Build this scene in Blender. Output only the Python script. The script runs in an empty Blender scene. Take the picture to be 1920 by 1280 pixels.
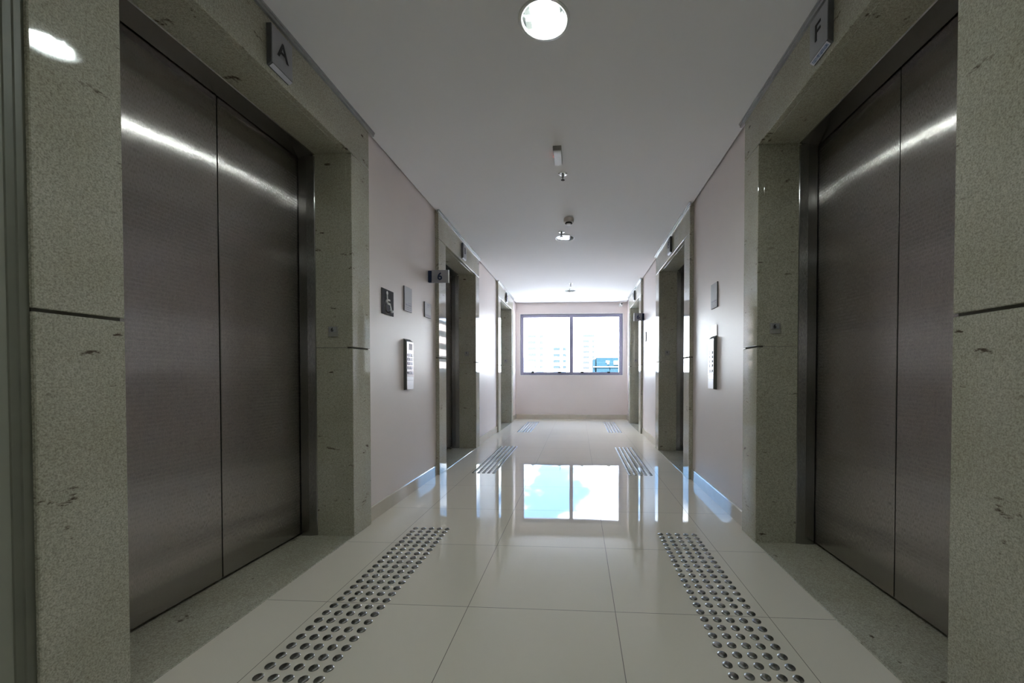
import bpy, bmesh, math, random
from mathutils import Vector, Matrix

# ------------------------------------------------------------------ camera
scn = bpy.context.scene
C = scn.collection
cam_d = bpy.data.cameras.new('camera')
cam = bpy.data.objects.new('camera', cam_d)
C.objects.link(cam)
cam_d.sensor_width = 36.0
cam_d.lens = 762.59 / 1920 * 36
cam_d.shift_x = (960 - 1037.68) / 1920
cam_d.shift_y = (714.54 - 640) / 1920
cam_d.clip_start = 0.02
cam_d.clip_end = 3000
cam.location = (0, 0, 0.9587)
cam.rotation_euler = (math.pi / 2 - 0.0165, 0, 0.0611)
scn.camera = cam

# ------------------------------------------------------------------ world: blue sky with bright clouds
SKY = 1.0
world = bpy.data.worlds.new('sky')
scn.world = world
world.use_nodes = True
wn, wl = world.node_tree.nodes, world.node_tree.links
wn.clear()


def N(nodes, kind, **kw):
    n = nodes.new(kind)
    for k, v in kw.items():
        if k.startswith('i_'):
            key = k[2:]
            key = int(key) if key.isdigit() else key.replace('_', ' ')
            n.inputs[key].default_value = v
        else:
            setattr(n, k, v)
    return n


tc = N(wn, 'ShaderNodeTexCoord')
sep = N(wn, 'ShaderNodeSeparateXYZ')
wl.new(tc.outputs['Generated'], sep.inputs[0])
grad = N(wn, 'ShaderNodeValToRGB')
grad.color_ramp.elements[0].position = 0.0
grad.color_ramp.elements[0].color = (3.6, 3.8, 4.1, 1)
grad.color_ramp.elements[1].position = 0.6
grad.color_ramp.elements[1].color = (0.8, 1.5, 2.9, 1)
e = grad.color_ramp.elements.new(0.22)
e.color = (0.62, 1.3, 2.35, 1)
wl.new(sep.outputs['Z'], grad.inputs[0])
mapn = N(wn, 'ShaderNodeMapping')
mapn.inputs['Location'].default_value = (2.6, 0.1, 0.0)
mapn.inputs['Scale'].default_value = (1.0, 1.0, 1.9)
wl.new(tc.outputs['Generated'], mapn.inputs[0])
cl = N(wn, 'ShaderNodeTexNoise', i_Scale=2.6, i_Detail=7.0, i_Roughness=0.55)
wl.new(mapn.outputs[0], cl.inputs['Vector'])
cr = N(wn, 'ShaderNodeValToRGB')
cr.color_ramp.elements[0].position = 0.46
cr.color_ramp.elements[1].position = 0.58
wl.new(cl.outputs['Fac'], cr.inputs[0])
wmix = N(wn, 'ShaderNodeMix', data_type='RGBA')
wmix.inputs[7].default_value = (6.0, 6.15, 6.4, 1)
wl.new(cr.outputs[0], wmix.inputs[0])
wl.new(grad.outputs[0], wmix.inputs[6])
bg = N(wn, 'ShaderNodeBackground', i_Strength=SKY)
wl.new(wmix.outputs[2], bg.inputs[0])
wout = N(wn, 'ShaderNodeOutputWorld')
wl.new(bg.outputs[0], wout.inputs[0])

# ------------------------------------------------------------------ sun on the city, high behind the building
sun_d = bpy.data.lights.new('sun', 'SUN')
sun_d.energy = 14.0
sun_d.angle = 0.01
sun_d.color = (1.0, 0.98, 0.97)
sun = bpy.data.objects.new('sun', sun_d)
C.objects.link(sun)
sun.rotation_euler = (math.radians(38), 0, math.radians(-12))

# ------------------------------------------------------------------ exposure
vs = scn.view_settings
vs.view_transform = 'Standard'
vs.look = 'None'
vs.exposure = 1.9
vs.gamma = 1.0
vs.use_curve_mapping = False
LAMP = 72.0          # radiance of the downlights' tubes
scn.cycles.max_bounces = 14
scn.cycles.diffuse_bounces = 8
scn.cycles.glossy_bounces = 6
scn.cycles.sample_clamp_indirect = 6.0

# ------------------------------------------------------------------ materials
MATS = {}


def mat(name, color, rough=0.5, metal=0.0, spec=0.5, **kw):
    m = bpy.data.materials.new(name)
    m.use_nodes = True
    b = m.node_tree.nodes['Principled BSDF']
    b.inputs['Base Color'].default_value = (*color, 1)
    b.inputs['Roughness'].default_value = rough
    b.inputs['Metallic'].default_value = metal
    b.inputs['Specular IOR Level'].default_value = spec
    for k, v in kw.items():
        b.inputs[k.replace('_', ' ')].default_value = v
    MATS[name] = m
    return m


def bsdf(m):
    return m.node_tree.nodes['Principled BSDF'], m.node_tree.nodes, m.node_tree.links


def noise_vary(m, scale, lo, hi, detail=3.0, stretch=None, rough=None):
    """mottle the base colour between two tones"""
    b, n, l = bsdf(m)
    t = N(n, 'ShaderNodeTexCoord')
    v = t.outputs['Object']
    if stretch:
        mp = N(n, 'ShaderNodeMapping')
        mp.inputs['Scale'].default_value = stretch
        l.new(v, mp.inputs[0])
        v = mp.outputs[0]
    tx = N(n, 'ShaderNodeTexNoise', i_Scale=scale, i_Detail=detail)
    l.new(v, tx.inputs['Vector'])
    r = N(n, 'ShaderNodeValToRGB')
    r.color_ramp.elements[0].position = 0.3
    r.color_ramp.elements[1].position = 0.7
    r.color_ramp.elements[0].color = (*lo, 1)
    r.color_ramp.elements[1].color = (*hi, 1)
    l.new(tx.outputs['Fac'], r.inputs[0])
    l.new(r.outputs[0], b.inputs['Base Color'])
    if rough:
        mr = N(n, 'ShaderNodeMapRange', i_3=rough[0], i_4=rough[1])
        l.new(tx.outputs['Fac'], mr.inputs[0])
        l.new(mr.outputs[0], b.inputs['Roughness'])


M_wall = mat('wall_paint', (0.74, 0.66, 0.62), 0.42, spec=0.6)
noise_vary(M_wall, 1.7, (0.775, 0.695, 0.67), (0.805, 0.725, 0.70), 4.0, rough=(0.36, 0.46))
M_ceil = mat('ceiling_paint', (0.79, 0.78, 0.785), 0.9, spec=0.2)
noise_vary(M_ceil, 1.2, (0.865, 0.85, 0.86), (0.885, 0.87, 0.88))
M_trim = mat('metal_trim', (0.42, 0.42, 0.42), 0.35, 0.7)
noise_vary(M_trim, 30, (0.39, 0.39, 0.39), (0.45, 0.45, 0.45))
M_base = mat('skirting_porcelain', (0.60, 0.55, 0.47), 0.05)
noise_vary(M_base, 9, (0.58, 0.53, 0.45), (0.62, 0.57, 0.49))
M_rim = mat('window_rim_paint', (0.82, 0.80, 0.78), 0.35)
noise_vary(M_rim, 5, (0.80, 0.78, 0.76), (0.84, 0.82, 0.80))
M_alu = mat('hazed_aluminium', (0.33, 0.32, 0.43), 0.4, 0.2)  # window flare put into the colour: paler and bluer than the dark metal
noise_vary(M_alu, 20, (0.32, 0.31, 0.42), (0.34, 0.33, 0.44))
M_dark = mat('dark_gap', (0.012, 0.012, 0.012), 0.8, spec=0.1)
noise_vary(M_dark, 10, (0.01, 0.01, 0.01), (0.014, 0.014, 0.014))


def make_granite():
    m = mat('polished_granite', (0.5, 0.49, 0.42), 0.04)
    b, n, l = bsdf(m)
    t = N(n, 'ShaderNodeTexCoord')
    geo = t.outputs['Object']
    big = N(n, 'ShaderNodeTexNoise', i_Scale=3.0, i_Detail=5.0, i_Roughness=0.6)
    l.new(geo, big.inputs['Vector'])
    r1 = N(n, 'ShaderNodeValToRGB')
    r1.color_ramp.elements[0].position = 0.35
    r1.color_ramp.elements[0].color = (0.475, 0.455, 0.37, 1)
    r1.color_ramp.elements[1].position = 0.68
    r1.color_ramp.elements[1].color = (0.555, 0.54, 0.465, 1)
    l.new(big.outputs['Fac'], r1.inputs[0])
    # fine grain: two sizes of dark crystals
    prev = r1.outputs[0]
    for scale, dk, p0, p1 in ((80.0, 0.80, 0.36, 0.58), (210.0, 0.60, 0.38, 0.56)):
        fine = N(n, 'ShaderNodeTexNoise', i_Scale=scale, i_Detail=4.0, i_Roughness=0.75)
        l.new(geo, fine.inputs['Vector'])
        r2 = N(n, 'ShaderNodeValToRGB')
        r2.color_ramp.elements[0].position = p0
        r2.color_ramp.elements[0].color = (dk, dk * 0.99, dk * 0.95, 1)
        r2.color_ramp.elements[1].position = p1
        r2.color_ramp.elements[1].color = (1.03, 1.03, 1.02, 1)
        l.new(fine.outputs['Fac'], r2.inputs[0])
        mul = N(n, 'ShaderNodeMix', data_type='RGBA', blend_type='MULTIPLY')
        mul.inputs[0].default_value = 1.0
        l.new(prev, mul.inputs[6])
        l.new(r2.outputs[0], mul.inputs[7])
        prev = mul.outputs[2]
    # slanting brown veins broken into short flecks
    mp = N(n, 'ShaderNodeMapping')
    mp.inputs['Rotation'].default_value = (0.5, 0.3, 0)
    mp.inputs['Scale'].default_value = (9, 9, 26)
    l.new(geo, mp.inputs[0])
    vein = N(n, 'ShaderNodeTexNoise', i_Scale=1.3, i_Detail=5.0, i_Roughness=0.62)
    l.new(mp.outputs[0], vein.inputs['Vector'])
    r3 = N(n, 'ShaderNodeValToRGB')
    r3.color_ramp.elements[0].position = 0.635
    r3.color_ramp.elements[0].color = (0, 0, 0, 1)
    r3.color_ramp.elements[1].position = 0.69
    r3.color_ramp.elements[1].color = (1, 1, 1, 1)
    l.new(vein.outputs['Fac'], r3.inputs[0])
    mx = N(n, 'ShaderNodeMix', data_type='RGBA')
    mx.inputs[7].default_value = (0.09, 0.068, 0.048, 1)
    # the flecks gather in bands
    bd = N(n, 'ShaderNodeTexNoise', i_Scale=2.1, i_Detail=2.0)
    l.new(geo, bd.inputs['Vector'])
    r4 = N(n, 'ShaderNodeMapRange', i_1=0.47, i_2=0.56)
    l.new(bd.outputs['Fac'], r4.inputs[0])
    vm = N(n, 'ShaderNodeMath', operation='MULTIPLY')
    l.new(r3.outputs[0], vm.inputs[0])
    l.new(r4.outputs[0], vm.inputs[1])
    l.new(vm.outputs[0], mx.inputs[0])
    l.new(mul.outputs[2], mx.inputs[6])
    l.new(mx.outputs[2], b.inputs['Base Color'])
    return m


M_gran = make_granite()
M_grout = mat('dark_joint', (0.10, 0.09, 0.07), 0.8)
noise_vary(M_grout, 30, (0.085, 0.076, 0.06), (0.115, 0.104, 0.08))


def make_floor():
    m = mat('polished_porcelain', (0.66, 0.61, 0.52), 0.03)
    b, n, l = bsdf(m)
    t = N(n, 'ShaderNodeTexCoord')
    mp = N(n, 'ShaderNodeMapping')
    mp.inputs['Location'].default_value = (1.058 + 6.04, -1.64 + 6.04, 0)
    l.new(t.outputs['Object'], mp.inputs[0])
    br = N(n, 'ShaderNodeTexBrick', offset=0.0, squash=1.0, i_Scale=1.0)
    br.inputs['Color1'].default_value = (0.755, 0.70, 0.60, 1)
    br.inputs['Color2'].default_value = (0.78, 0.725, 0.625, 1)
    br.inputs['Mortar'].default_value = (0.16, 0.14, 0.11, 1)
    br.inputs['Mortar Size'].default_value = 0.0013
    br.inputs['Mortar Smooth'].default_value = 0.1
    br.inputs['Brick Width'].default_value = 0.604
    br.inputs['Row Height'].default_value = 0.604
    l.new(mp.outputs[0], br.inputs['Vector'])
    l.new(br.outputs['Color'], b.inputs['Base Color'])
    mr = N(n, 'ShaderNodeMapRange', i_3=0.018, i_4=0.5)
    l.new(br.outputs['Fac'], mr.inputs[0])
    l.new(mr.outputs[0], b.inputs['Roughness'])
    b.inputs['Specular IOR Level'].default_value = 0.36
    # faint waviness of each glazed tile
    nz = N(n, 'ShaderNodeTexNoise', i_Scale=2.2, i_Detail=1.0)
    l.new(t.outputs['Object'], nz.inputs['Vector'])
    bp = N(n, 'ShaderNodeBump', i_Strength=0.03, i_Distance=0.02)
    l.new(nz.outputs['Fac'], bp.inputs['Height'])
    l.new(bp.outputs[0], b.inputs['Normal'])
    return m


M_floor = make_floor()


def make_steel(name, col, rough, aniso, groove):
    m = mat(name, col, rough, 1.0)
    b, n, l = bsdf(m)
    b.inputs['Anisotropic'].default_value = aniso
    # brushed upright: highlights spread sideways across the brushing
    ge = N(n, 'ShaderNodeNewGeometry')
    tg = N(n, 'ShaderNodeVectorMath', operation='CROSS_PRODUCT')
    tg.inputs[1].default_value = (0, 0.001, 1)
    l.new(ge.outputs['True Normal'], tg.inputs[0])
    # hairline brushing, vertical
    t = N(n, 'ShaderNodeTexCoord')
    mp = N(n, 'ShaderNodeMapping')
    mp.inputs['Scale'].default_value = (260, 260, 1.2)
    l.new(t.outputs['Object'], mp.inputs[0])
    nz = N(n, 'ShaderNodeTexNoise', i_Scale=1.0, i_Detail=2.0)
    l.new(mp.outputs[0], nz.inputs['Vector'])
    r = N(n, 'ShaderNodeValToRGB')
    r.color_ramp.elements[0].position = 0.3
    r.color_ramp.elements[1].position = 0.7
    r.color_ramp.elements[0].color = (*[c * 0.97 for c in col], 1)
    r.color_ramp.elements[1].color = (*[c * 1.03 for c in col], 1)
    l.new(nz.outputs['Fac'], r.inputs[0])
    l.new(r.outputs[0], b.inputs['Base Color'])
    l.new(tg.outputs[0], b.inputs['Tangent'])
    # microscopic grooves lean the surface sideways, hair by hair
    mp2 = N(n, 'ShaderNodeMapping')
    mp2.inputs['Scale'].default_value = (5200, 5200, 60)
    l.new(t.outputs['Object'], mp2.inputs[0])
    nz2 = N(n, 'ShaderNodeTexNoise', i_Scale=1.0, i_Detail=1.0)
    l.new(mp2.outputs[0], nz2.inputs['Vector'])
    lean = N(n, 'ShaderNodeMapRange', i_3=-groove, i_4=groove)
    l.new(nz2.outputs['Fac'], lean.inputs[0])
    sc = N(n, 'ShaderNodeVectorMath', operation='SCALE')
    l.new(tg.outputs[0], sc.inputs[0])
    l.new(lean.outputs[0], sc.inputs['Scale'])
    ad = N(n, 'ShaderNodeVectorMath', operation='ADD')
    l.new(ge.outputs['Normal'], ad.inputs[0])
    l.new(sc.outputs[0], ad.inputs[1])
    no = N(n, 'ShaderNodeVectorMath', operation='NORMALIZE')
    l.new(ad.outputs[0], no.inputs[0])
    l.new(no.outputs[0], b.inputs['Normal'])
    return m


M_door = make_steel('brushed_steel', (0.44, 0.41, 0.39), 0.16, 1.0, 1.5)
M_frame = make_steel('brushed_steel_frame', (0.28, 0.27, 0.26), 0.2, 0.95, 0.5)
M_plate = mat('satin_aluminium', (0.55, 0.55, 0.57), 0.35, 0.8)
noise_vary(M_plate, 40, (0.53, 0.53, 0.55), (0.57, 0.57, 0.59))
M_sidegrey = mat('sign_edge_grey', (0.10, 0.10, 0.105), 0.5)
noise_vary(M_sidegrey, 40, (0.09, 0.09, 0.095), (0.11, 0.11, 0.115))
M_sign = mat('sign_grey', (0.34, 0.34, 0.36), 0.5, 0.2)
noise_vary(M_sign, 15, (0.33, 0.33, 0.35), (0.35, 0.35, 0.37))
M_lip = mat('sign_pale_lip', (0.62, 0.62, 0.68), 0.4)
noise_vary(M_lip, 15, (0.60, 0.60, 0.66), (0.64, 0.64, 0.70))
M_black = mat('black_lettering', (0.012, 0.012, 0.015), 0.5)
noise_vary(M_black, 20, (0.010, 0.010, 0.013), (0.014, 0.014, 0.017))
M_blue = mat('blue_lettering', (0.008, 0.022, 0.075), 0.45)
noise_vary(M_blue, 20, (0.007, 0.020, 0.07), (0.009, 0.024, 0.08))
M_charcoal = mat('charcoal_plate', (0.05, 0.048, 0.052), 0.7, spec=0.12)
noise_vary(M_charcoal, 20, (0.045, 0.043, 0.047), (0.055, 0.053, 0.057))
M_white = mat('white_plastic', (0.80, 0.80, 0.79), 0.4)
noise_vary(M_white, 20, (0.78, 0.78, 0.77), (0.82, 0.82, 0.81))
M_symbol = mat('pale_symbol', (0.86, 0.86, 0.85), 0.6)
noise_vary(M_symbol, 20, (0.85, 0.85, 0.84), (0.88, 0.88, 0.87))
M_ink = mat('grey_print', (0.20, 0.20, 0.24), 0.5)
noise_vary(M_ink, 60, (0.16, 0.16, 0.20), (0.26, 0.26, 0.30))
M_bluelabel = mat('blue_sticker_print', (0.10, 0.16, 0.33), 0.4)
noise_vary(M_bluelabel, 120, (0.05, 0.09, 0.24), (0.45, 0.50, 0.62))
M_chrome = mat('chrome', (0.80, 0.80, 0.80), 0.08, 1.0)
noise_vary(M_chrome, 8, (0.78, 0.78, 0.78), (0.82, 0.82, 0.82))
M_reflector = mat('spun_reflector', (0.66, 0.67, 0.67), 0.08, 1.0)
noise_vary(M_reflector, 8, (0.64, 0.65, 0.65), (0.68, 0.69, 0.69))
M_beige = mat('beige_plastic', (0.52, 0.48, 0.44), 0.5)
noise_vary(M_beige, 20, (0.50, 0.46, 0.42), (0.54, 0.50, 0.46))
M_lens = mat('frosted_lens', (0.86, 0.84, 0.86), 0.35)
noise_vary(M_lens, 60, (0.84, 0.82, 0.84), (0.88, 0.86, 0.88))
M_greyplastic = mat('grey_plastic', (0.30, 0.29, 0.27), 0.5)
noise_vary(M_greyplastic, 20, (0.28, 0.27, 0.25), (0.32, 0.31, 0.29))
M_stud = mat('stud_steel', (0.31, 0.305, 0.30), 0.25, 1.0)
noise_vary(M_stud, 60, (0.295, 0.29, 0.285), (0.325, 0.32, 0.315))
M_screen = mat('keypad_screen', (0.16, 0.16, 0.19), 0.15)
noise_vary(M_screen, 20, (0.15, 0.15, 0.18), (0.17, 0.17, 0.20))
M_pad = mat('keypad_steel', (0.62, 0.62, 0.62), 0.14, 1.0)
noise_vary(M_pad, 20, (0.60, 0.60, 0.60), (0.64, 0.64, 0.64))
M_key = mat('keypad_keys', (0.30, 0.30, 0.34), 0.3, 0.9)
noise_vary(M_key, 20, (0.28, 0.28, 0.32), (0.32, 0.32, 0.36))
M_padside = mat('keypad_side', (0.16, 0.17, 0.16), 0.4, 0.6)
noise_vary(M_padside, 20, (0.15, 0.16, 0.15), (0.17, 0.18, 0.17))


def make_glass(name, tint):
    m = bpy.data.materials.new(name)
    m.use_nodes = True
    n, l = m.node_tree.nodes, m.node_tree.links
    n.clear()
    tr = N(n, 'ShaderNodeBsdfTransparent')
    tr.inputs[0].default_value = (*tint, 1)
    gl = N(n, 'ShaderNodeBsdfGlossy', i_Roughness=0.02)
    fr = N(n, 'ShaderNodeFresnel', i_IOR=1.45)
    mx = N(n, 'ShaderNodeMixShader')
    o = N(n, 'ShaderNodeOutputMaterial')
    # reflect at the outer side of each surface only (a thin sheet: no total internal reflection)
    ge = N(n, 'ShaderNodeNewGeometry')
    inv = N(n, 'ShaderNodeMath', operation='SUBTRACT', i_0=1.0)
    l.new(ge.outputs['Backfacing'], inv.inputs[1])
    ml = N(n, 'ShaderNodeMath', operation='MULTIPLY')
    l.new(fr.outputs[0], ml.inputs[0])
    l.new(inv.outputs[0], ml.inputs[1])
    l.new(ml.outputs[0], mx.inputs[0])
    l.new(tr.outputs[0], mx.inputs[1])
    l.new(gl.outputs[0], mx.inputs[2])
    l.new(mx.outputs[0], o.inputs[0])
    return m


M_glass = make_glass('clear_glass', (0.96, 0.98, 0.98))


def emit(name, col, s):
    m = bpy.data.materials.new(name)
    m.use_nodes = True
    b = m.node_tree.nodes['Principled BSDF']
    b.inputs['Base Color'].default_value = (0.8, 0.8, 0.8, 1)
    b.inputs['Emission Color'].default_value = (*col, 1)
    b.inputs['Emission Strength'].default_value = s
    return m


M_tube = emit('fluorescent_tube', (0.93, 1.0, 0.97), LAMP)


def make_facade(name, wall, glass, px, pz, wx, wz, seed=0):
    """storeys of windows on an apartment tower"""
    m = mat(name, wall, 0.8, spec=0.05)
    b, n, l = bsdf(m)
    t = N(n, 'ShaderNodeTexCoord')
    s = N(n, 'ShaderNodeSeparateXYZ')
    l.new(t.outputs['Object'], s.inputs[0])

    def band(sock, period, frac, off):
        a = N(n, 'ShaderNodeMath', operation='ADD', i_1=off + 500 * period)
        l.new(sock, a.inputs[0])
        d = N(n, 'ShaderNodeMath', operation='DIVIDE', i_1=period)
        l.new(a.outputs[0], d.inputs[0])
        f = N(n, 'ShaderNodeMath', operation='FRACT')
        l.new(d.outputs[0], f.inputs[0])
        c = N(n, 'ShaderNodeMath', operation='LESS_THAN', i_1=frac)
        l.new(f.outputs[0], c.inputs[0])
        return c.outputs[0]

    bx = band(s.outputs['X'], px, wx, 0.3)
    by = band(s.outputs['Y'], px, wx, 0.3)
    bz = band(s.outputs['Z'], pz, wz, 0.0)
    mxy = N(n, 'ShaderNodeMath', operation='MAXIMUM')
    l.new(bx, mxy.inputs[0])
    l.new(by, mxy.inputs[1])
    ml = N(n, 'ShaderNodeMath', operation='MULTIPLY')
    l.new(mxy.outputs[0], ml.inputs[0])
    l.new(bz, ml.inputs[1])
    mx = N(n, 'ShaderNodeMix', data_type='RGBA')
    mx.inputs[6].default_value = (*wall, 1)
    mx.inputs[7].default_value = (*glass, 1)
    l.new(ml.outputs[0], mx.inputs[0])
    l.new(mx.outputs[2], b.inputs['Base Color'])
    return m


# ------------------------------------------------------------------ helpers
def box(bm, x0, x1, y0, y1, z0, z1, bevel=0.0, seg=1):
    x0, x1 = sorted((x0, x1))
    y0, y1 = sorted((y0, y1))
    z0, z1 = sorted((z0, z1))
    tmp = bmesh.new()
    v = [tmp.verts.new(p) for p in ((x0, y0, z0), (x1, y0, z0), (x1, y1, z0), (x0, y1, z0),
                                    (x0, y0, z1), (x1, y0, z1), (x1, y1, z1), (x0, y1, z1))]
    for f in ((3, 2, 1, 0), (4, 5, 6, 7), (0, 1, 5, 4), (1, 2, 6, 5), (2, 3, 7, 6), (3, 0, 4, 7)):
        tmp.faces.new([v[i] for i in f])
    if bevel > 0:
        bmesh.ops.bevel(tmp, geom=list(tmp.edges), offset=bevel, segments=seg, affect='EDGES', profile=0.5)
    merge(bm, tmp)
    return bm


def merge(bm, tmp):
    me = bpy.data.meshes.new('tmp')
    tmp.to_mesh(me)
    tmp.free()
    bm.from_mesh(me)
    bpy.data.meshes.remove(me)


def prism(bm, pts, axis, a0, a1, bevel=0.0):
    """extrude a closed outline along axis; pts are given in the other two axes in xyz order"""
    tmp = bmesh.new()

    def P(p, a):
        q = list(p)
        q.insert(axis, a)
        return q
    va = [tmp.verts.new(P(p, a0)) for p in pts]
    vb = [tmp.verts.new(P(p, a1)) for p in pts]
    k = len(pts)
    tmp.faces.new(va)
    tmp.faces.new(list(reversed(vb)))
    for i in range(k):
        tmp.faces.new((va[i], vb[i], vb[(i + 1) % k], va[(i + 1) % k]))
    bmesh.ops.recalc_face_normals(tmp, faces=tmp.faces)
    if bevel > 0:
        bmesh.ops.bevel(tmp, geom=list(tmp.edges), offset=bevel, segments=1, affect='EDGES')
    merge(bm, tmp)
    return bm


def lathe(bm, prof, cx, cy, cz, seg=32, axis=2, cap=True):
    """revolve (radius, height) pairs"""
    tmp = bmesh.new()
    rings = []
    for r, h in prof:
        ring = []
        if r < 1e-6:
            ring = [tmp.verts.new((0, 0, h))]
        else:
            for i in range(seg):
                a = 2 * math.pi * i / seg
                ring.append(tmp.verts.new((r * math.cos(a), r * math.sin(a), h)))
        rings.append(ring)
    for A, B in zip(rings, rings[1:]):
        if len(A) == 1 and len(B) == 1:
            continue
        for i in range(seg):
            j = (i + 1) % seg
            if len(A) == 1:
                tmp.faces.new((A[0], B[j], B[i]))
            elif len(B) == 1:
                tmp.faces.new((A[i], A[j], B[0]))
            else:
                tmp.faces.new((A[i], A[j], B[j], B[i]))
    if cap:
        for R in (rings[0], rings[-1]):
            if len(R) > 2:
                tmp.faces.new(R)
    bmesh.ops.recalc_face_normals(tmp, faces=tmp.faces)
    if axis == 1:
        bmesh.ops.rotate(tmp, verts=tmp.verts, matrix=Matrix.Rotation(math.pi / 2, 3, 'X'))
    if axis == 0:
        bmesh.ops.rotate(tmp, verts=tmp.verts, matrix=Matrix.Rotation(math.pi / 2, 3, 'Y'))
    bmesh.ops.translate(tmp, verts=tmp.verts, vec=(cx, cy, cz))
    merge(bm, tmp)
    return bm


def tube(bm, pts, r, seg=10):
    pts = [Vector(p) for p in pts]
    tmp = bmesh.new()
    rings = []
    for i, p in enumerate(pts):
        d = (pts[min(i + 1, len(pts) - 1)] - pts[max(i - 1, 0)]).normalized()
        a = d.orthogonal().normalized() if abs(d.z) > 0.9 else d.cross(Vector((0, 0, 1))).normalized()
        b = d.cross(a).normalized()
        rings.append([tmp.verts.new(p + a * r * math.cos(2 * math.pi * k / seg) + b * r * math.sin(2 * math.pi * k / seg)) for k in range(seg)])
    for A, B in zip(rings, rings[1:]):
        for i in range(seg):
            j = (i + 1) % seg
            tmp.faces.new((A[i], A[j], B[j], B[i]))
    tmp.faces.new(rings[0])
    tmp.faces.new(rings[-1])
    bmesh.ops.recalc_face_normals(tmp, faces=tmp.faces)
    merge(bm, tmp)
    return bm


def obj(name, bm, material, parent=None, smooth=False):
    """link a mesh drawn in world coordinates as one object (its origin at the parent's)"""
    me = bpy.data.meshes.new(name)
    o = bpy.data.objects.new(name, me)
    off = Vector((0, 0, 0))
    if parent is not None:
        p = parent
        while p is not None:
            off += p.location
            p = p.parent
        o.parent = parent
    bmesh.ops.translate(bm, verts=bm.verts, vec=-off)
    bm.to_mesh(me)
    bm.free()
    if smooth:
        for f in me.polygons:
            f.use_smooth = True
    for m in (material if isinstance(material, (list, tuple)) else [material]):
        me.materials.append(m)
    C.objects.link(o)
    return o


def part(name, bm, material, parent, label=None, smooth=False):
    o = obj(name, bm, material, parent, smooth)
    if label:
        o['label'] = label
    return o


def thing(name, label, cat, loc, group=None, kind='thing'):
    o = bpy.data.objects.new(name, None)
    C.objects.link(o)
    o.empty_display_size = 0.05
    o.location = loc
    o['label'] = label
    o['category'] = cat
    o['kind'] = kind
    if group:
        o['group'] = group
    return o


def struct(name, bm, material, label=None, parent=None, smooth=False):
    o = obj(name, bm, material, parent, smooth)
    if parent is None:
        o['kind'] = 'structure'
        o['label'] = label
        o['category'] = name.split('_')[0]
    return o


def text_bm(s, size, depth, origin, right, up, normal, bold=0.0):
    """solid lettering centred on origin"""
    cu = bpy.data.curves.new('lettering', 'FONT')
    cu.body = s
    cu.size = size
    cu.extrude = depth / 2
    cu.offset = bold
    cu.align_x = 'CENTER'
    cu.align_y = 'CENTER'
    to = bpy.data.objects.new('lettering_source', cu)
    C.objects.link(to)
    bpy.context.view_layer.update()
    dg = bpy.context.evaluated_depsgraph_get()
    me = bpy.data.meshes.new_from_object(to.evaluated_get(dg))
    bpy.data.objects.remove(to)
    bpy.data.curves.remove(cu)
    bm = bmesh.new()
    bm.from_mesh(me)
    bpy.data.meshes.remove(me)
    xs = [v.co.x for v in bm.verts]
    ys = [v.co.y for v in bm.verts]
    c = Vector(((min(xs) + max(xs)) / 2, (min(ys) + max(ys)) / 2, 0))
    R, U, Nn, O = Vector(right), Vector(up), Vector(normal), Vector(origin)
    for v in bm.verts:
        q = v.co - c
        v.co = O + R * q.x + U * q.y + Nn * (q.z + depth / 2)
    return bm


# ------------------------------------------------------------------ dimensions (metres)
XL, XR = -1.3216, 1.0068          # faces of the granite surrounds
WL, WR = -1.357, 1.043            # painted walls
ZC = 2.506                        # ceiling
ZL = 2.248                        # underside of the lintels
ZJ = 1.117                        # joint between the jamb slabs
YE = 8.785                        # window wall
YB = -4.6                         # wall behind the camera
L_Y = [(0.912, 1.113, 2.314, 2.514), (3.802, 4.005, 5.196, 5.374), (6.680, 6.887, 8.018, 8.215)]
R_Y = [(0.935, 1.163, 2.367, 2.559), (3.772, 3.968, 5.184, 5.387), (6.657, 6.860, 8.043, 8.240)]
LETTERS = {-1: 'ABC', 1: 'FED'}
PLACE = ['nearest the camera', 'in the middle of the corridor', 'farthest, next to the window wall']
SIDE = {-1: 'left', 1: 'right'}

# ------------------------------------------------------------------ room shell
bm = bmesh.new()
box(bm, WL - 0.03, WR + 0.03, YB, YE, -0.12, 0.0)
struct('floor', bm, M_floor, 'cream polished porcelain tile floor of the lift lobby')

LIGHTS = [(-0.150, 1.797), (-0.154, 4.636), (-0.152, 7.552), (-0.15, -1.06), (-0.15, -3.90)]  # the last two are added behind the camera to light the near granite
RG = 0.098


def ceiling_bm():
    bm = bmesh.new()
    x0, x1, y0, y1 = WL + 0.014, WR - 0.014, YB, YE - 0.012
    loops = [[(x0, y0), (x1, y0), (x1, y1), (x0, y1)]]
    for lx, ly in LIGHTS:
        loops.append([(lx + (RG + 0.004) * math.cos(2 * math.pi * k / 40), ly + (RG + 0.004) * math.sin(2 * math.pi * k / 40)) for k in range(40)])
    edges = []
    for lp in loops:
        vs_ = [bm.verts.new((a, b, ZC)) for a, b in lp]
        for i in range(len(vs_)):
            edges.append(bm.edges.new((vs_[i], vs_[(i + 1) % len(vs_)])))
    bmesh.ops.triangle_fill(bm, edges=edges, use_beauty=True)
    r = bmesh.ops.extrude_face_region(bm, geom=list(bm.faces))
    bmesh.ops.translate(bm, verts=[v for v in r['geom'] if isinstance(v, bmesh.types.BMVert)], vec=(0, 0, 0.014))
    bmesh.ops.recalc_face_normals(bm, faces=bm.faces)
    return bm


struct('ceiling', ceiling_bm(), M_ceil, 'flat white painted ceiling of the lift lobby')
bm = bmesh.new()
box(bm, WL - 0.55, WR + 0.55, YB - 0.2, YE + 0.3, 2.70, 2.85)
struct('ceiling_slab', bm, M_ceil, 'concrete slab above the suspended white ceiling')


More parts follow.
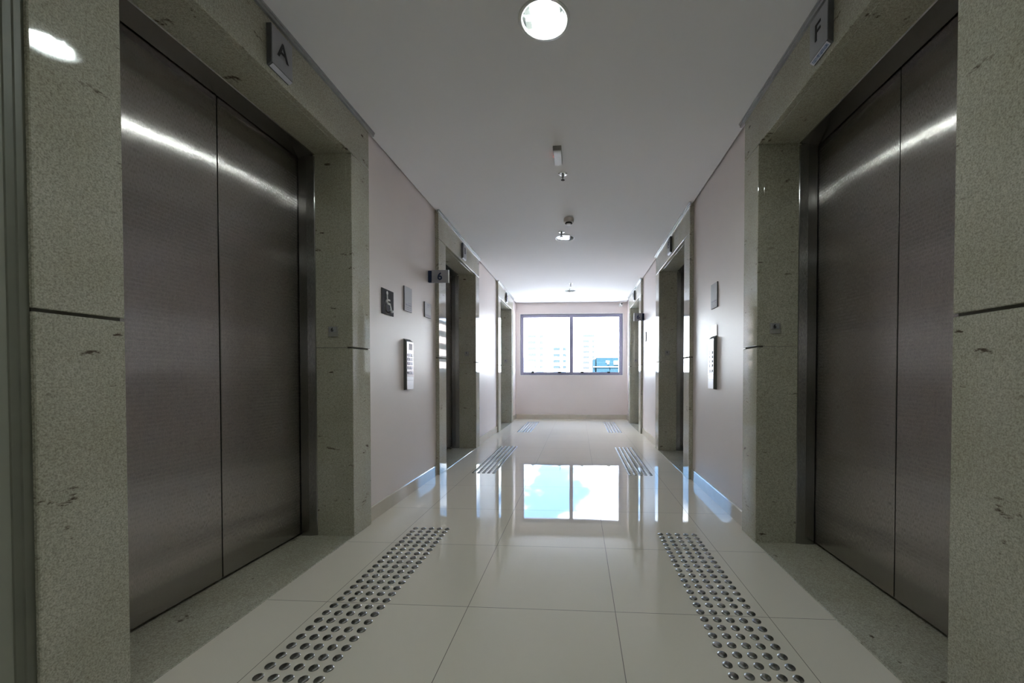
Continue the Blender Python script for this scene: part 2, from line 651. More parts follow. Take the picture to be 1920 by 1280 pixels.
def side_wall(s, W, F, ys):
    bm = bmesh.new()
    y = YB
    first = 0.028
    back = W + s * 0.52
    for (n, i, g, e_) in ys:
        if first:
            box(bm, W, back, n - 0.001, i - 0.03, -0.12, 2.70)
        else:
            box(bm, W, back, y, i - 0.03, -0.12, 2.70)
        first = 0
        box(bm, W, back, i - 0.03, g + 0.03, ZL + 0.03, 2.70)
        box(bm, F + s * 0.40, back, i - 0.03, g + 0.03, -0.12, ZL + 0.03)
        box(bm, W, back, i - 0.03, g + 0.03, -0.12, 0.0)
        y = g + 0.03
    box(bm, W, back, y, YE + 0.22, -0.12, 2.70)
    return bm


struct('wall_left', side_wall(-1, WL, XL, L_Y), M_wall, 'satin pinkish beige wall holding lifts A, B and C')
struct('wall_right', side_wall(1, WR, XR, R_Y), M_wall, 'satin pinkish beige wall holding lifts F, E and D')

M_olive = mat('grey_green_wall', (0.30, 0.305, 0.255), 0.5)  # greyer and darker than the other walls
noise_vary(M_olive, 2, (0.29, 0.295, 0.245), (0.31, 0.315, 0.265))
M_casing = mat('olive_casing', (0.17, 0.172, 0.135), 0.45)
noise_vary(M_casing, 12, (0.16, 0.162, 0.127), (0.18, 0.182, 0.143))
for s_, W_, F_, n_, nm_ in ((-1, WL, XL, L_Y[0][0], 'left'), (1, WR, XR, R_Y[0][0], 'right')):
    bm = bmesh.new()
    box(bm, F_ + s_ * 0.016, W_ + s_ * 0.52, YB, n_ - 0.001, -0.12, 2.70)
    struct('wall_%s_near' % nm_, bm, M_olive, 'grey green wall beside the nearest %s surround' % nm_)
    bm = bmesh.new()
    prism(bm, [(F_ + s_ * 0.0165, n_ - 0.037), (F_ + s_ * 0.013, n_ - 0.035), (F_ + s_ * 0.013, n_ - 0.020), (F_ + s_ * 0.010, n_ - 0.018), (F_ + s_ * 0.010, n_ - 0.0005), (F_ + s_ * 0.0165, n_ - 0.0005)], 2, 0.0, ZC)
    struct('trim_8' if s_ < 0 else 'trim_9', bm, M_casing, 'narrow dark olive casing strip at the edge of the nearest %s surround' % nm_)

# window wall
WX0, WX1, WZ0, WZ1 = -1.254, 0.946, 0.949, 2.262
TH = 0.22
bm = bmesh.new()
box(bm, WL, WX0, YE, YE + TH, 0, 2.70)
box(bm, WX1, WR, YE, YE + TH, 0, 2.70)
box(bm, WX0, WX1, YE, YE + TH, 0, WZ0)
box(bm, WX0, WX1, YE, YE + TH, WZ1, 2.70)
struct('wall_end', bm, M_wall, 'pinkish beige end wall around the window')
bm = bmesh.new()
box(bm, WL - 0.5, WR + 0.5, YB - 0.2, YB, 0, 2.70)
struct('wall_back', bm, M_wall, 'beige wall closing the corridor behind the viewpoint')

# white rim round the window opening
bm = bmesh.new()
w = 0.016
for a in ((WX0 - w, WX0, WZ0 - w, WZ1 + w), (WX1, WX1 + w, WZ0 - w, WZ1 + w), (WX0, WX1, WZ0 - w, WZ0), (WX0, WX1, WZ1, WZ1 + w)):
    box(bm, a[0], a[1], YE - 0.006, YE + 0.02, a[2], a[3])
struct('trim_7', bm, M_rim, 'thin white rim around the window opening')

# window: frame, mullion, two panes, latches
GX = ((-1.186, -0.190), (-0.112, 0.872))
GZ = (1.010, 2.196)
YF0, YF1 = YE + 0.012, YE + 0.075
bm = bmesh.new()
box(bm, WX0, GX[0][0], YF0, YF1, WZ0, WZ1, 0.004)
box(bm, GX[1][1], WX1, YF0, YF1, WZ0, WZ1, 0.004)
box(bm, GX[0][1], GX[1][0], YF0, YF1, WZ0, WZ1, 0.004)
for gx in GX:
    box(bm, gx[0] - 0.004, gx[1] + 0.004, YF0 + 0.002, YF1, WZ0, GZ[0], 0.004)
    box(bm, gx[0] - 0.004, gx[1] + 0.004, YF0 + 0.002, YF1, GZ[1], WZ1, 0.004)
win = struct('window_1', bm, M_alu, 'wide two pane window with dark aluminium frame in the end wall')
for k, gx in enumerate(GX):
    b2 = bmesh.new()
    box(b2, gx[0] - 0.004, gx[1] + 0.004, YF0 + 0.030, YF0 + 0.036, GZ[0] - 0.004, GZ[1] + 0.004)
    part('window_pane', b2, M_glass, win)
for hx, tall in ((-0.985, 0), (-0.405, 1), (0.085, 0), (0.655, 1)):
    b2 = bmesh.new()
    box(b2, hx - 0.035, hx + 0.028, YF0 - 0.008, YF0 + 0.008, GZ[0] - 0.02, GZ[0] + 0.012, 0.003)
    if tall:
        tube(b2, [(hx + 0.005, YF0, GZ[0] + 0.008), (hx + 0.022, YF0 - 0.012, GZ[0] + 0.05), (hx + 0.016, YF0 - 0.014, GZ[0] + 0.09), (hx + 0.002, YF0 - 0.012, GZ[0] + 0.115)], 0.007)
    else:
        tube(b2, [(hx - 0.008, YF0, GZ[0] + 0.008), (hx + 0.002, YF0 - 0.010, GZ[0] + 0.035), (hx + 0.012, YF0 - 0.010, GZ[0] + 0.05)], 0.007)
    part('window_latch', b2, M_charcoal, win)

# skirting
k = 0


def skirting(name, s, W, y0, y1):
    bm = bmesh.new()
    prism(bm, [(W, 0.0), (W - s * 0.013, 0.0), (W - s * 0.013, 0.091), (W - s * 0.009, 0.096), (W, 0.096)], 1, y0, y1)
    side = 'left' if s < 0 else 'right'
    struct(name, bm, M_base, 'polished beige tile skirting along the %s wall' % side)


for s, W, ys in ((-1, WL, L_Y), (1, WR, R_Y)):
    cuts = [YB] + [v for q in ys for v in (q[0], q[3])] + [YE]
    for a, b_ in zip(cuts[0::2], cuts[1::2]):
        if a > YB:
            skirting('baseboard_left' if s < 0 else 'baseboard_right', s, W, a, b_)
bm = bmesh.new()
prism(bm, [(YE, 0), (YE - 0.013, 0), (YE - 0.013, 0.091), (YE - 0.009, 0.096), (YE, 0.096)], 0, WL + 0.013, WR - 0.013)
struct('baseboard_end', bm, M_base, 'polished beige tile skirting under the window')

# ------------------------------------------------------------------ lift surrounds and doors
D_FRAME, D_BEVEL, D_DOOR = 0.222, 0.264, 0.3205


def lift(s, idx):
    F, W = (XL, WL) if s < 0 else (XR, WR)
    n, i, g, e_ = (L_Y if s < 0 else R_Y)[idx]
    X = lambda d: F + s * d
    let = LETTERS[s][idx]
    t = 0.030
    by = {0: 'the lift lettered %s, at the near end of the %s wall', 1: 'the lift lettered %s, midway along the %s wall',
          2: 'the lift lettered %s, beside the window wall on the %s'}[idx] % (let, SIDE[s])
    p = thing('granite_surround', 'polished speckled granite surround of ' + by, 'stone surround', (F, (i + g) / 2, 0), 'granite lift surrounds', 'structure')
    bv = 0.0025
    for (a, b_, nm) in ((n, i, 'near'), (g, e_, 'far')):
        lo = bmesh.new()
        Wd = W + s * 0.03 if (idx == 0 and nm == 'near') else W
        box(lo, X(0), Wd, a, b_, 0.0, ZJ - 0.0045, bv)
        part('jamb_slab', lo, M_gran, p)
        up = bmesh.new()
        box(up, X(0), Wd, a, b_, ZJ + 0.0045, ZL - 0.0015, bv)
        part('jamb_slab', up, M_gran, p)
        gb = bmesh.new()
        box(gb, X(0.012), W, a + 0.004, b_ - 0.004, ZJ - 0.0046, ZJ + 0.0046)
        part('joint_strip', gb, M_grout, p)
    for sg, ya in ((-1, i), (1, g)):
        for z0, z1 in ((0.0, ZJ - 0.001), (ZJ + 0.001, ZL)):
            b2 = bmesh.new()
            box(b2, X(0.034), X(D_FRAME + 0.01), ya, ya + sg * 0.028, z0, z1, 0.001)
            part('reveal_slab', b2, M_gran, p)
    b2 = bmesh.new()
    box(b2, X(0), W + s * 0.03, n, e_, ZL + 0.0015, ZC + 0.010, bv)
    part('lintel', b2, M_gran, p)
    b2 = bmesh.new()
    box(b2, X(0.034), X(D_FRAME + 0.01), i - 0.02, g + 0.02, ZL, ZL + 0.026, 0.001)
    part('soffit_slab', b2, M_gran, p)
    b2 = bmesh.new()
    box(b2, X(0.0), X(D_DOOR + 0.06), i, g, -0.02, 0.004, 0.002)
    part('sill_slab', b2, M_gran, p)
    # thin metal strip where the lintel meets the ceiling
    b2 = bmesh.new()
    prism(b2, [(X(0.002), ZC - 0.024), (X(-0.012), ZC - 0.024), (X(-0.012), ZC - 0.010), (X(-0.018), ZC - 0.010), (X(-0.018), ZC + 0.002), (X(0.002), ZC + 0.002)], 1, n - 0.04, e_ + 0.045)
    struct('trim_%d' % (idx + 1 + (3 if s > 0 else 0)), b2, M_trim, 'thin grey metal strip on the ceiling edge above lift %s' % let)

    # doors
    d = thing('elevator_door', 'closed steel doors of ' + by, 'lift doors', (X(D_DOOR), (i + g) / 2, 0), 'brushed steel lift doors')
    seam = {(-1, 0): 1.7735, (1, 0): 1.7835}.get((s, idx), (i + g) / 2)
    yi, yg = i + 0.006, g - 0.006
    zt = 2.222
    for a, b_ in ((yi - 0.02, seam - 0.0032), (seam + 0.0032, yg + 0.02)):
        b2 = bmesh.new()
        box(b2, X(D_DOOR), X(D_DOOR + 0.035), a, b_, 0.018, zt + 0.03, 0.002)
        part('door_panel', b2, M_door, d)
    b2 = bmesh.new()
    box(b2, X(D_DOOR + 0.028), X(D_DOOR + 0.034), yi - 0.02, yg + 0.02, 0.004, zt + 0.02)  # black backing stands in for the shade in the door gaps
    part('door_gap_shade', b2, M_dark, d, 'black strip standing for the shade in the door gaps')
    for sg, ya in ((-1, i), (1, g)):
        pts = [(X(D_FRAME), ya - sg * 0.0005), (X(D_FRAME + 0.004), ya - sg * 0.004), (X(D_BEVEL), ya - sg * 0.012), (X(D_BEVEL + 0.002), ya - sg * 0.0125),
               (X(D_DOOR - 0.006), ya - sg * 0.0125), (X(D_DOOR - 0.006), ya + sg * 0.02), (X(D_FRAME + 0.012), ya + sg * 0.02), (X(D_FRAME + 0.012), ya + sg * 0.001), (X(D_FRAME), ya + sg * 0.0005)]
        b2 = bmesh.new()
        prism(b2, pts, 2, 0.004, ZL - 0.012)
        part('frame_jamb', b2, M_frame, d)
    pts = [(X(D_FRAME), ZL - 0.0005), (X(D_FRAME + 0.004), ZL - 0.004), (X(D_BEVEL), ZL - 0.012), (X(D_BEVEL + 0.002), ZL - 0.0125),
           (X(D_DOOR - 0.006), zt + 0.002), (X(D_DOOR - 0.006), ZL + 0.012), (X(D_FRAME + 0.012), ZL + 0.012), (X(D_FRAME + 0.012), ZL)]
    b2 = bmesh.new()
    prism(b2, pts, 1, i - 0.004, g + 0.004)
    part('frame_head', b2, M_frame, d)

    # letter sign on the lintel
    y0 = {(-1, 0): 1.670, (-1, 1): 4.553, (-1, 2): 7.359, (1, 0): 1.695, (1, 1): 4.478, (1, 2): 7.319}[(s, idx)]
    y1 = y0 + 0.128
    z0, z1 = 2.274, 2.450
    sg_ = thing('letter_sign', 'small grey box sign with black letter %s on the granite lintel' % let, 'sign', (F, (y0 + y1) / 2, z0), 'letter signs over the lifts')
    b2 = bmesh.new()
    prism(b2, [(X(0), z0), (X(-0.021), z0 + 0.014), (X(-0.021), z1), (X(0), z1)], 1, y0, y1, 0.0008)
    part('sign_case', b2, M_sidegrey, sg_)
    b2 = bmesh.new()
    box(b2, X(-0.021), X(-0.0235), y0 + 0.003, y1 - 0.003, z0 + 0.015, z1 - 0.002)
    part('sign_face', b2, M_sign, sg_)
    b2 = bmesh.new()
    # pale slanted lip under the face
    prism(b2, [(X(-0.005), z0 + 0.0022), (X(-0.0205), z0 + 0.0124), (X(-0.0225), z0 + 0.0105), (X(-0.006), z0 + 0.0002)], 1, y0 + 0.010, y1 - 0.001)
    part('sign_lip', b2, M_lip, sg_)
    if let == 'F':
        b2 = bmesh.new()
        prism(b2, [(X(-0.009), z0 + 0.0012), (X(-0.019), z0 + 0.0078), (X(-0.0196), z0 + 0.0072), (X(-0.0096), z0 + 0.0006)], 1, y0 + 0.014, y1 - 0.010)
        part('sticker', b2, M_bluelabel, sg_, 'small blue and white sticker')
    yc = (y0 + y1) / 2 + 0.002
    b2 = text_bm(let, 0.098, 0.002, (X(-0.0236), yc, z0 + 0.100), (0, -s, 0), (0, 0, 1), (-s, 0, 0), 0.0006)
    part('letter', b2, M_black, sg_)

    # floor number plate on the far reveal
    cx = {(-1, 0): -1.4395, (1, 0): 1.105, (-1, 1): -1.442, (1, 1): 1.114}.get((s, idx), X(0.117))
    cz = 1.212 if idx == 0 else 1.228
    if s > 0 and idx == 0:
        cz = 1.219
    cp = thing('floor_number_plate', 'small square plate numbered 6 inside the granite reveal of lift %s' % let, 'plate', (cx, g, cz), 'floor number plates in the lift reveals')
    b2 = bmesh.new()
    box(b2, cx - 0.029, cx + 0.029, g - 0.0045, g - 0.0002, cz - 0.030, cz + 0.030, 0.001)
    part('backplate', b2, M_greyplastic, cp)
    b2 = bmesh.new()
    box(b2, cx - 0.0235, cx + 0.021, g - 0.0062, g - 0.0044, cz - 0.004, cz + 0.025, 0.0005)
    part('number_tile', b2, M_sign, cp)
    b2 = text_bm('6', 0.030, 0.0012, (cx - 0.003, g - 0.0062, cz + 0.0105), (1, 0, 0), (0, 0, 1), (0, -1, 0), 0.0008)
    part('number', b2, M_black, cp)


for idx in range(3):
    for s in (-1, 1):
        lift(s, idx)


# ------------------------------------------------------------------ projecting floor number signs
def flag_sign(s, y, x0, x1, z0, z1, label):
    """x0 is at the wall, x1 the free edge"""
    t = thing('floor_number_sign', label, 'sign', (x0, y, z0))
    d = 0.022
    b2 = bmesh.new()
    xb = x0 - s * 0.030
    box(b2, xb, x1, y, y + d, z0, z1, 0.0015)
    part('sign_plate', b2, M_sign, t)
    b2 = bmesh.new()
    box(b2, x0, xb, y - 0.006, y + d + 0.004, z0 + 0.002, z1 - 0.006, 0.001)
    part('wall_bracket', b2, M_blue, t, 'dark blue bracket')
    b2 = bmesh.new()
    box(b2, x1, x1 - s * 0.004, y - 0.001, y + d + 0.001, z0 - 0.001, z1 + 0.001)
    part('edge_cap', b2, M_white, t)
    xm = (xb + x1) / 2
    b2 = text_bm('6', 0.092, 0.0015, (xm, y - 0.0001, (z0 + z1) / 2), (1, 0, 0), (0, 0, 1), (0, -1, 0), 0.002)
    part('number', b2, M_blue, t)


flag_sign(-1, 3.62, WL + 0.001, -1.174, 1.790, 1.903, 'grey sign numbered 6 projecting from the wall before lift B')
flag_sign(1, 6.55, WR - 0.001, 0.887, 1.815, 1.935, 'grey sign numbered 6 projecting from the wall before lift D')

# ------------------------------------------------------------------ notices
# wheelchair sign
WY0, WY1, WZa, WZb = 2.735, 2.912, 1.382, 1.560
wc = thing('wheelchair_sign', 'square charcoal sign with white wheelchair symbol on the left wall', 'sign', (WL, (WY0 + WY1) / 2, WZa))
b2 = bmesh.new()
box(b2, WL + 0.0005, WL + 0.006, WY0, WY1, WZa, WZb, 0.0008)
part('sign_plate', b2, M_charcoal, wc)


def flat_stroke(bm, pts, w, x, th=0.0012):
    """a ribbon of width w through (y, z) points, round ended"""
    pts = [Vector(p) for p in pts]
    for a, b_ in zip(pts, pts[1:]):
        d = (b_ - a).normalized()
        nrm = Vector((-d.y, d.x)) * w / 2
        prism(bm, [(a + nrm)[:], (b_ + nrm)[:], (b_ - nrm)[:], (a - nrm)[:]], 0, x, x + th)
    for p in pts:
        prism(bm, [(p.x + w / 2 * math.cos(2 * math.pi * k / 14), p.y + w / 2 * math.sin(2 * math.pi * k / 14)) for k in range(14)], 0, x, x + th)


b2 = bmesh.new()
u = lambda a, b_: (WY0 + a * (WY1 - WY0), WZa + b_ * (WZb - WZa))
xs_ = WL + 0.006
hc = u(0.43, 0.86)
prism(b2, [(hc[0] + 0.0135 * math.cos(2 * math.pi * k / 20), hc[1] + 0.0135 * math.sin(2 * math.pi * k / 20)) for k in range(20)], 0, xs_, xs_ + 0.0012)
flat_stroke(b2, [u(0.43, 0.76), u(0.45, 0.46), u(0.68, 0.45), u(0.82, 0.16), u(0.93, 0.20)], 0.016, xs_)
flat_stroke(b2, [u(0.44, 0.60), u(0.66, 0.60)], 0.013, xs_)
wc0 = u(0.49, 0.34)
ang = [math.radians(118 + 9.5 * k) for k in range(24)]
flat_stroke(b2, [(wc0[0] + 0.044 * math.cos(a), wc0[1] + 0.044 * math.sin(a)) for a in ang], 0.0125, xs_)
part('wheelchair_symbol', b2, M_symbol, wc)


def notice(name, s, W, y0, y1, z0, z1, label, rows, th=0.008, face=M_sign):
    X = lambda d: W - s * d
    t = thing(name, label, 'notice', (W, (y0 + y1) / 2, z0))
    b2 = bmesh.new()
    box(b2, X(0.0005), X(th), y0, y1, z0, z1, 0.0008)
    part('notice_board', b2, M_sidegrey, t)
    b2 = bmesh.new()
    box(b2, X(th), X(th + 0.001), y0 + 0.004, y1 - 0.002, z0 + 0.003, z1 - 0.002)
    part('notice_face', b2, face, t)
    h, wd = z1 - z0, y1 - y0
    for (f0, f1, a, b_) in rows:
        b2 = bmesh.new()
        box(b2, X(th + 0.001), X(th + 0.0014), y0 + wd * a, y0 + wd * b_, z0 + h * f0, z0 + h * f1)
        part('printed_block', b2, M_ink, t)
    return t


notice('notice_plate', -1, WL, 3.092, 3.235, 1.458, 1.650, 'tall grey notice plate on the left wall above the keypad',
       [(0.06, 0.10, .12, .9), (0.14, 0.18, .12, .6), (0.14, 0.18, .66, .9), (0.22, 0.30, .12, .4), (0.22, 0.30, .46, .9), (0.34, 0.37, .5, .9)])
notice('notice_plate', -1, WL, 3.512, 3.664, 1.468, 1.602, 'smaller square notice plate on the left wall next to surround B',
       [(0.06, 0.2, .1, .9), (0.82, 0.88, .4, .6), (0.70, 0.74, .4, .6)])
notice('notice_plate', 1, WR, 3.118, 3.262, 1.466, 1.655, 'grey notice plate on the right wall above the other keypad',
       [(0.05, 0.08, .1, .9), (0.11, 0.14, .1, .9), (0.17, 0.21, .1, .45), (0.17, 0.21, .55, .9), (0.24, 0.31, .1, .9)])
notice('notice_plate', 1, WR, 6.325, 6.465, 1.470, 1.614, 'thin plate on the right wall just before the farthest lift',
       [(0.1, 0.2, .1, .9), (0.7, 0.75, .3, .7)], 0.012, M_lip)


# ------------------------------------------------------------------ lift keypads
def keypad(s, W, y0, y1, z0, z1, label):
    X = lambda d: W - s * d
    t = thing('keypad', label, 'keypad', (W, (y0 + y1) / 2, z0), 'lift call keypads')
    th = 0.026
    b2 = bmesh.new()
    prism(b2, [(X(0.0005), z0), (X(th), z0 + 0.004), (X(th), z1 - 0.022), (X(0.0005), z1)], 1, y0, y1, 0.001)
    part('keypad_body', b2, M_padside, t)
    b2 = bmesh.new()
    zs = z0 + 0.43 * (z1 - z0) * 0.60
    box(b2, X(th), X(th + 0.0012), y0 + 0.002, y1 - 0.001, z0 + 0.105, z1 - 0.024)
    part('keypad_face', b2, M_pad, t)
    b2 = bmesh.new()
    box(b2, X(th), X(th + 0.0012), y0 + 0.002, y1 - 0.001, z0 + 0.076, z0 + 0.103)
    box(b2, X(th), X(th + 0.0012), y0 + 0.002, y1 - 0.001, z0 + 0.005, z0 + 0.074)
    part('lower_cover', b2, M_plate, t)
    b2 = bmesh.new()
    box(b2, X(th + 0.0012), X(th + 0.0018), y0 + 0.042, y1 - 0.022, z1 - 0.088, z1 - 0.038)
    part('screen', b2, M_screen, t)
    w = (y1 - y0)
    zr = [z1 - 0.128, z1 - 0.161, z1 - 0.194, z1 - 0.227, z1 - 0.267]
    for r, zc in enumerate(zr):
        for c in range(3):
            yc = y0 + w * (0.24 + 0.26 * c)
            b2 = bmesh.new()
            box(b2, X(th + 0.0012), X(th + 0.0055), yc - 0.012, yc + 0.012, zc - 0.012, zc + 0.012, 0.002)
            part('key', b2, M_key, t)
    return t


keypad(-1, WL, 3.088, 3.214, 0.838, 1.240, 'tall steel lift keypad with screen on the left wall')
keypad(1, WR, 3.134, 3.258, 0.846, 1.254, 'tall steel lift keypad on the right wall under a shiny plate')
pl = thing('mirror_plate', 'small shiny steel plate on the wall right above the right keypad', 'plate', (WR, 3.195, 1.256))
b2 = bmesh.new()
box(b2, WR - 0.0005, WR - 0.006, 3.137, 3.255, 1.256, 1.334, 0.0008)
part('plate', b2, M_chrome, pl)


# ------------------------------------------------------------------ downlights
M_tube_off = mat('unlit_tube', (0.78, 0.80, 0.79), 0.3)
noise_vary(M_tube_off, 20, (0.76, 0.78, 0.77), (0.80, 0.82, 0.81))


def downlight(x, y, label, lit):
    t = thing('downlight', label, 'ceiling light', (x, y, ZC), 'round recessed downlights')
    b2 = bmesh.new()
    lathe(b2, [(RG - 0.002, 0.010), (RG - 0.002, -0.001), (RG + 0.004, -0.004), (RG + 0.013, -0.003), (RG + 0.016, -0.0002), (RG + 0.004, -0.0002), (RG + 0.002, 0.012)], x, y, ZC, 48, cap=False)
    part('trim_ring', b2, M_white, t, smooth=True)
    b2 = bmesh.new()
    lathe(b2, [(RG + 0.001, 0.001), (RG - 0.001, 0.02), (RG - 0.012, 0.05), (RG - 0.035, 0.072), (0.03, 0.084), (0.0, 0.086)], x, y, ZC, 48, cap=False)
    part('reflector', b2, M_reflector, t, smooth=True)
    b2 = bmesh.new()
    lathe(b2, [(0.0, 0.002), (RG - 0.002, 0.002), (RG - 0.002, 0.005), (0.0, 0.005)], x, y, ZC, 48)
    part('glass_cover', b2, M_glass, t)
    for k in (-1, 1):
        b2 = bmesh.new()
        yy = y + k * 0.036
        tube(b2, [(x - 0.055, yy - 0.012, ZC + 0.026), (x + 0.042, yy - 0.012, ZC + 0.026), (x + 0.052, yy, ZC + 0.026), (x + 0.042, yy + 0.012, ZC + 0.026), (x - 0.055, yy + 0.012, ZC + 0.026)], 0.0095)
        lamp = part('lamp_tube', b2, M_tube if lit else M_tube_off, t, smooth=True)
        b2 = bmesh.new()
        box(b2, x - 0.085, x - 0.054, yy - 0.024, yy + 0.024, ZC + 0.012, ZC + 0.040, 0.003)
        part('lamp_cap', b2, M_white, lamp)
    return t


for (lx, ly), lb in zip(LIGHTS, ('large lit round downlight at the top, between lifts A and F', 'round recessed downlight between lifts B and E behind a smoke detector',
                                 'round recessed downlight between lifts C and D near the window', 'added unseen downlight behind the viewpoint, lighting the near granite', 'second added unseen downlight, at the far back end behind the viewpoint')):
    downlight(lx, ly, lb, ly < 3)


# ------------------------------------------------------------------ sprinklers, detector, emergency light, camera
def sprinkler(x, y, label, r=0.037):
    t = thing('sprinkler', label, 'sprinkler', (x, y, ZC), 'ceiling sprinklers')
    b2 = bmesh.new()
    lathe(b2, [(0.0, -0.006), (r * 0.55, -0.007), (r * 0.95, -0.003), (r, -0.0004), (0.0, -0.0004)], x, y, ZC, 28)
    part('escutcheon', b2, M_chrome, t, smooth=True)
    b2 = bmesh.new()
    lathe(b2, [(0.0, -0.045), (0.004, -0.045), (0.004, -0.034), (0.008, -0.030), (0.010, -0.022), (0.011, -0.006), (0.0, -0.006)], x, y, ZC, 16)
    part('sprinkler_head', b2, M_greyplastic, t, smooth=True)
    b2 = bmesh.new()
    lathe(b2, [(0.0, -0.049), (0.013, -0.049), (0.013, -0.0455), (0.0, -0.0455)], x, y, ZC, 16)
    for a in range(8):
        an = a * math.pi / 4
        box(b2, x + 0.0135 * math.cos(an) - 0.0015, x + 0.0135 * math.cos(an) + 0.0015, y + 0.0135 * math.sin(an) - 0.0015, y + 0.0135 * math.sin(an) + 0.0015, ZC - 0.049, ZC - 0.0455)
    part('deflector', b2, M_charcoal, t)


sprinkler(-0.121, 3.163, 'white ringed sprinkler next to the emergency light')
sprinkler(-0.184, 4.440, 'sprinkler right in front of the middle downlight')
sprinkler(-0.131, 6.930, 'small sprinkler well ahead of the farthest downlight', 0.03)
sprinkler(-0.160, 7.400, 'sprinkler hanging close in front of the farthest downlight', 0.03)

t = thing('smoke_detector', 'beige cylindrical smoke detector on the ceiling before the middle downlight', 'smoke detector', (-0.097, 4.06, ZC))
b2 = bmesh.new()
lathe(b2, [(0.0, -0.0004), (0.046, -0.0004), (0.050, -0.010), (0.050, -0.036), (0.046, -0.042), (0.034, -0.044), (0.0, -0.044)], -0.097, 4.06, ZC, 32)
part('detector_body', b2, M_beige, t, smooth=False)
b2 = bmesh.new()
lathe(b2, [(0.0, -0.044), (0.033, -0.044), (0.036, -0.052), (0.030, -0.054), (0.0, -0.054)], -0.097, 4.06, ZC, 32)
part('sensor_grille', b2, M_dark, t)
b2 = bmesh.new()
lathe(b2, [(0.0, -0.054), (0.026, -0.054), (0.022, -0.061), (0.0, -0.062)], -0.097, 4.06, ZC, 32)
part('sensor_cap', b2, M_beige, t)

t = thing('emergency_light', 'white rectangular emergency light under the ceiling after the lit downlight', 'emergency light', (-0.146, 2.88, ZC))
b2 = bmesh.new()
box(b2, -0.174, -0.116, 2.770, 2.965, ZC - 0.030, ZC - 0.0004, 0.002)
part('light_case', b2, M_greyplastic, t)
b2 = bmesh.new()
box(b2, -0.172, -0.118, 2.774, 2.962, ZC - 0.037, ZC - 0.0295, 0.003)
part('diffuser', b2, M_lens, t)
b2 = bmesh.new()
box(b2, -0.1765, -0.1735, 2.872, 2.884, ZC - 0.022, ZC - 0.014, 0.0008)
part('indicator', b2, emit('red_indicator', (1.0, 0.10, 0.08), 0.9), t, 'small red indicator lamp')

t = thing('security_camera', 'small white security camera in the upper corner right of the window', 'camera', (0.90, YE, 2.44))
b2 = bmesh.new()
box(b2, 0.865, 0.945, YE - 0.022, YE - 0.0005, 2.405, 2.485, 0.004)
tube(b2, [(0.905, YE - 0.02, 2.445), (0.905, YE - 0.055, 2.452)], 0.012)
part('mount', b2, M_white, t)
b2 = bmesh.new()
lathe(b2, [(0.0, -0.05), (0.022, -0.05), (0.030, -0.042), (0.032, 0.03), (0.028, 0.045), (0.0, 0.045)], 0.905, YE - 0.10, 2.448, 24, axis=1)
part('camera_housing', b2, M_white, t)
b2 = bmesh.new()
lathe(b2, [(0.0, -0.006), (0.017, -0.006), (0.019, 0.0), (0.0, 0.0)], 0.909, YE - 0.145, 2.446, 24, axis=1)
part('lens', b2, M_black, t)

# ------------------------------------------------------------------ tactile studs on the floor
def stud_mesh():
    bm = bmesh.new()
    R, h = 0.0165, 0.0062
    prof = [(R, 0.0), (R * 0.985, 0.0008)]
    for k in range(1, 6):
        a = k / 6
        prof.append((R * math.cos(a * math.pi / 2) ** 0.8, 0.0008 + (h - 0.0008) * math.sin(a * math.pi / 2)))
    prof.append((0.0, h))
    lathe(bm, prof, 0, 0, 0, 16, cap=False)
    me = bpy.data.meshes.new('floor_stud')
    bm.to_mesh(me)
    bm.free()
    for f in me.polygons:
        f.use_smooth = True
    me.materials.append(M_stud)
    return me


SM = stud_mesh()
P = 0.05
STRIPS = [  # x of the first column, farthest y, rows
    (-1.011, 2.463, 26, 'A'), (0.4928, 2.460, 24, 'F'),
    (-1.020, 5.349, 30, 'B'), (0.4917, 5.357, 30, 'E'),
    (-1.005, 8.165, 30, 'C'), (0.508, 8.215, 30, 'D')]
singles, mass = [], []
for si, (x0, y0, rows, let) in enumerate(STRIPS):
    for j in range(rows):
        for i_ in range(5):
            pt = (x0 + i_ * P, y0 - j * P, let)
            if si < 2 or (si < 4 and j >= 25):
                singles.append(pt)
            else:
                mass.append(pt)
first = None
for x, y, let in singles:
    if first is None:
        o = bpy.data.objects.new('floor_stud', SM)
        first = o
    else:
        o = first.copy()
    o.location = (x, y, 0.0)
    o['label'] = {'A': 'domed steel floor stud in the near left strip before lift A', 'F': 'domed steel floor stud in the near right strip before lift F',
                  'B': 'tiny domed floor stud at the near end of the strip before lift B', 'E': 'tiny domed floor stud at the near end of the strip before lift E'}[let]
    o['category'] = 'floor stud'
    o['group'] = 'tactile floor studs before lift ' + let
    o['kind'] = 'thing'
    C.objects.link(o)
bm = bmesh.new()
for x, y, let in mass:
    t_ = bmesh.new()
    t_.from_mesh(SM)
    bmesh.ops.translate(t_, verts=t_.verts, vec=(x, y, 0))
    merge(bm, t_)
o = obj('distant_floor_studs', bm, M_stud, smooth=True)
o['kind'] = 'stuff'
o['label'] = 'rows of tiny domed steel studs on the floor toward the window'
o['category'] = 'floor studs'

# ------------------------------------------------------------------ the city outside
bm = bmesh.new()
box(bm, -900, 900, 12, 1800, -20.5, -20)
M_city = mat('city_ground', (0.45, 0.445, 0.45), 0.9)
noise_vary(M_city, 0.05, (0.36, 0.37, 0.36), (0.53, 0.52, 0.53))
struct('ground', bm, M_city, 'city ground far below the window')


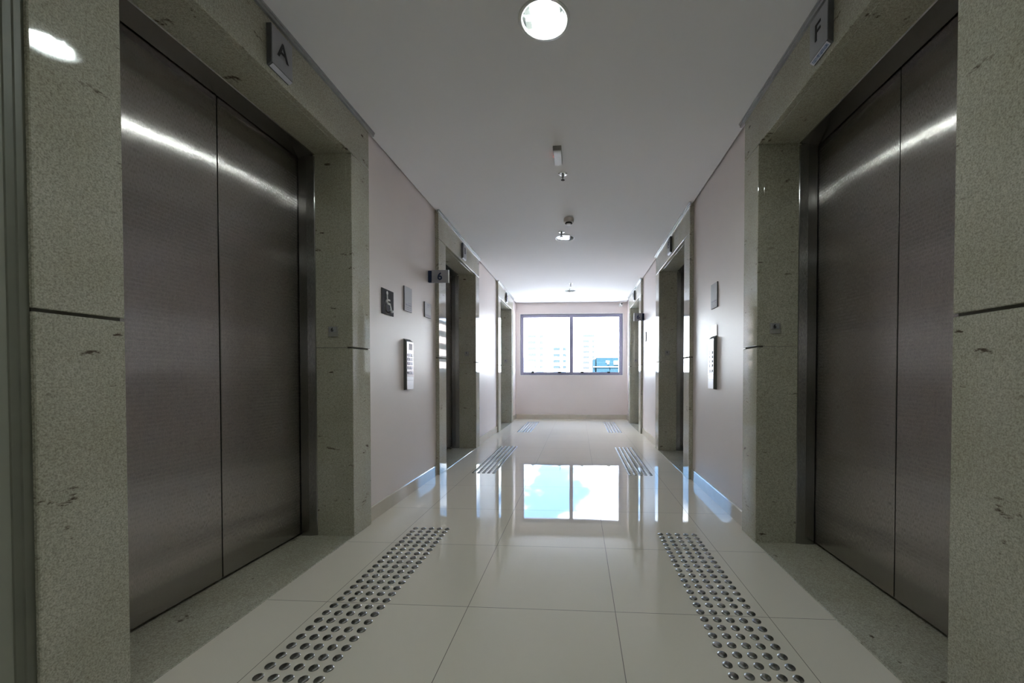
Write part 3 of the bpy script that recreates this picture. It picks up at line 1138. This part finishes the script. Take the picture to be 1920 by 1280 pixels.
def tower(label, x0, x1, y, depth, ztop, wall, glass, px, wx, pz=3.0, wz=0.5, cap=True):
    t = thing('apartment_tower', label, 'building', ((x0 + x1) / 2, y, -20), 'apartment towers outside the window')
    m = make_facade('tower_facade', wall, glass, px, pz, wx, wz)
    b2 = bmesh.new()
    box(b2, x0, x1, y, y + depth, -20, ztop)
    part('tower_body', b2, m, t)
    b2 = bmesh.new()
    # projecting balcony slabs up the middle of the front
    w = (x1 - x0)
    z = -14.0
    while z < ztop - 2:
        box(b2, x0 + w * 0.56, x0 + w * 0.80, y - 1.1, y, z, z + 1.0)
        z += pz
    part('balconies', b2, M_white, t)
    if cap:
        b2 = bmesh.new()
        box(b2, x0 + w * 0.25, x0 + w * 0.7, y + depth * 0.3, y + depth * 0.7, ztop, ztop + 3)
        box(b2, x0 + w * 0.3, x0 + w * 0.45, y + depth * 0.4, y + depth * 0.5, ztop + 3, ztop + 4.5)
        part('roof_tank_house', b2, M_white, t)
    return t


GW = (0.045, 0.05, 0.054)
tower('white tower with dotted windows at the left of the window', -24.8, -17.6, 200, 12, 22.5, (0.80, 0.80, 0.79), GW, 2.4, 0.42)
tower('pale mid height tower left of the centre mullion', -12.6, -6.5, 205, 12, 15.4, (0.80, 0.80, 0.79), (0.03, 0.042, 0.048), 3.1, 0.5)
tower('slim white tower right of the centre mullion', 2.6, 9.0, 230, 12, 24.0, (0.80, 0.80, 0.78), GW, 3.2, 0.32)
tower('low white block at the foot of the left pane', -30, -14, 165, 14, 3.5, (0.78, 0.77, 0.75), GW, 3.0, 0.4)
tower('tall brick and white tower seen only in the left granite reflections', 30, 40, 95, 12, 14, (0.58, 0.46, 0.40), GW, 2.6, 0.45)
tower('grey ribbed block seen only in the right granite reflections', -46, -32, 100, 12, 10, (0.62, 0.64, 0.66), GW, 2.0, 0.5)

t = thing('glass_office_building', 'low blue glass office block at the right of the window', 'building', (13.6, 200, -20))
M_bluefac = make_facade('blue_curtain_wall', (0.0145, 0.034, 0.046), (0.012, 0.030, 0.041), 2.5, 3.4, 0.9, 0.8)
b2 = bmesh.new()
box(b2, 8.9, 19.6, 200, 216, -20, 9.3)
part('glass_body', b2, M_bluefac, t)
b2 = bmesh.new()
box(b2, 7.3, 8.3, 200.5, 216, -20, 8.6)
part('side_tower', b2, M_bluefac, t)
b2 = bmesh.new()
box(b2, 7.3, 19.6, 199.3, 200.4, 4.6, 4.9)
box(b2, 17.2, 19.4, 199.2, 199.9, 5.9, 7.6)
box(b2, 13.4, 15.2, 199.4, 199.9, 7.5, 7.65)
box(b2, 13.4, 15.2, 199.4, 199.9, 6.9, 7.05)
box(b2, 14.0, 14.9, 199.4, 199.9, 6.0, 6.5)
part('white_bands', b2, M_white, t)
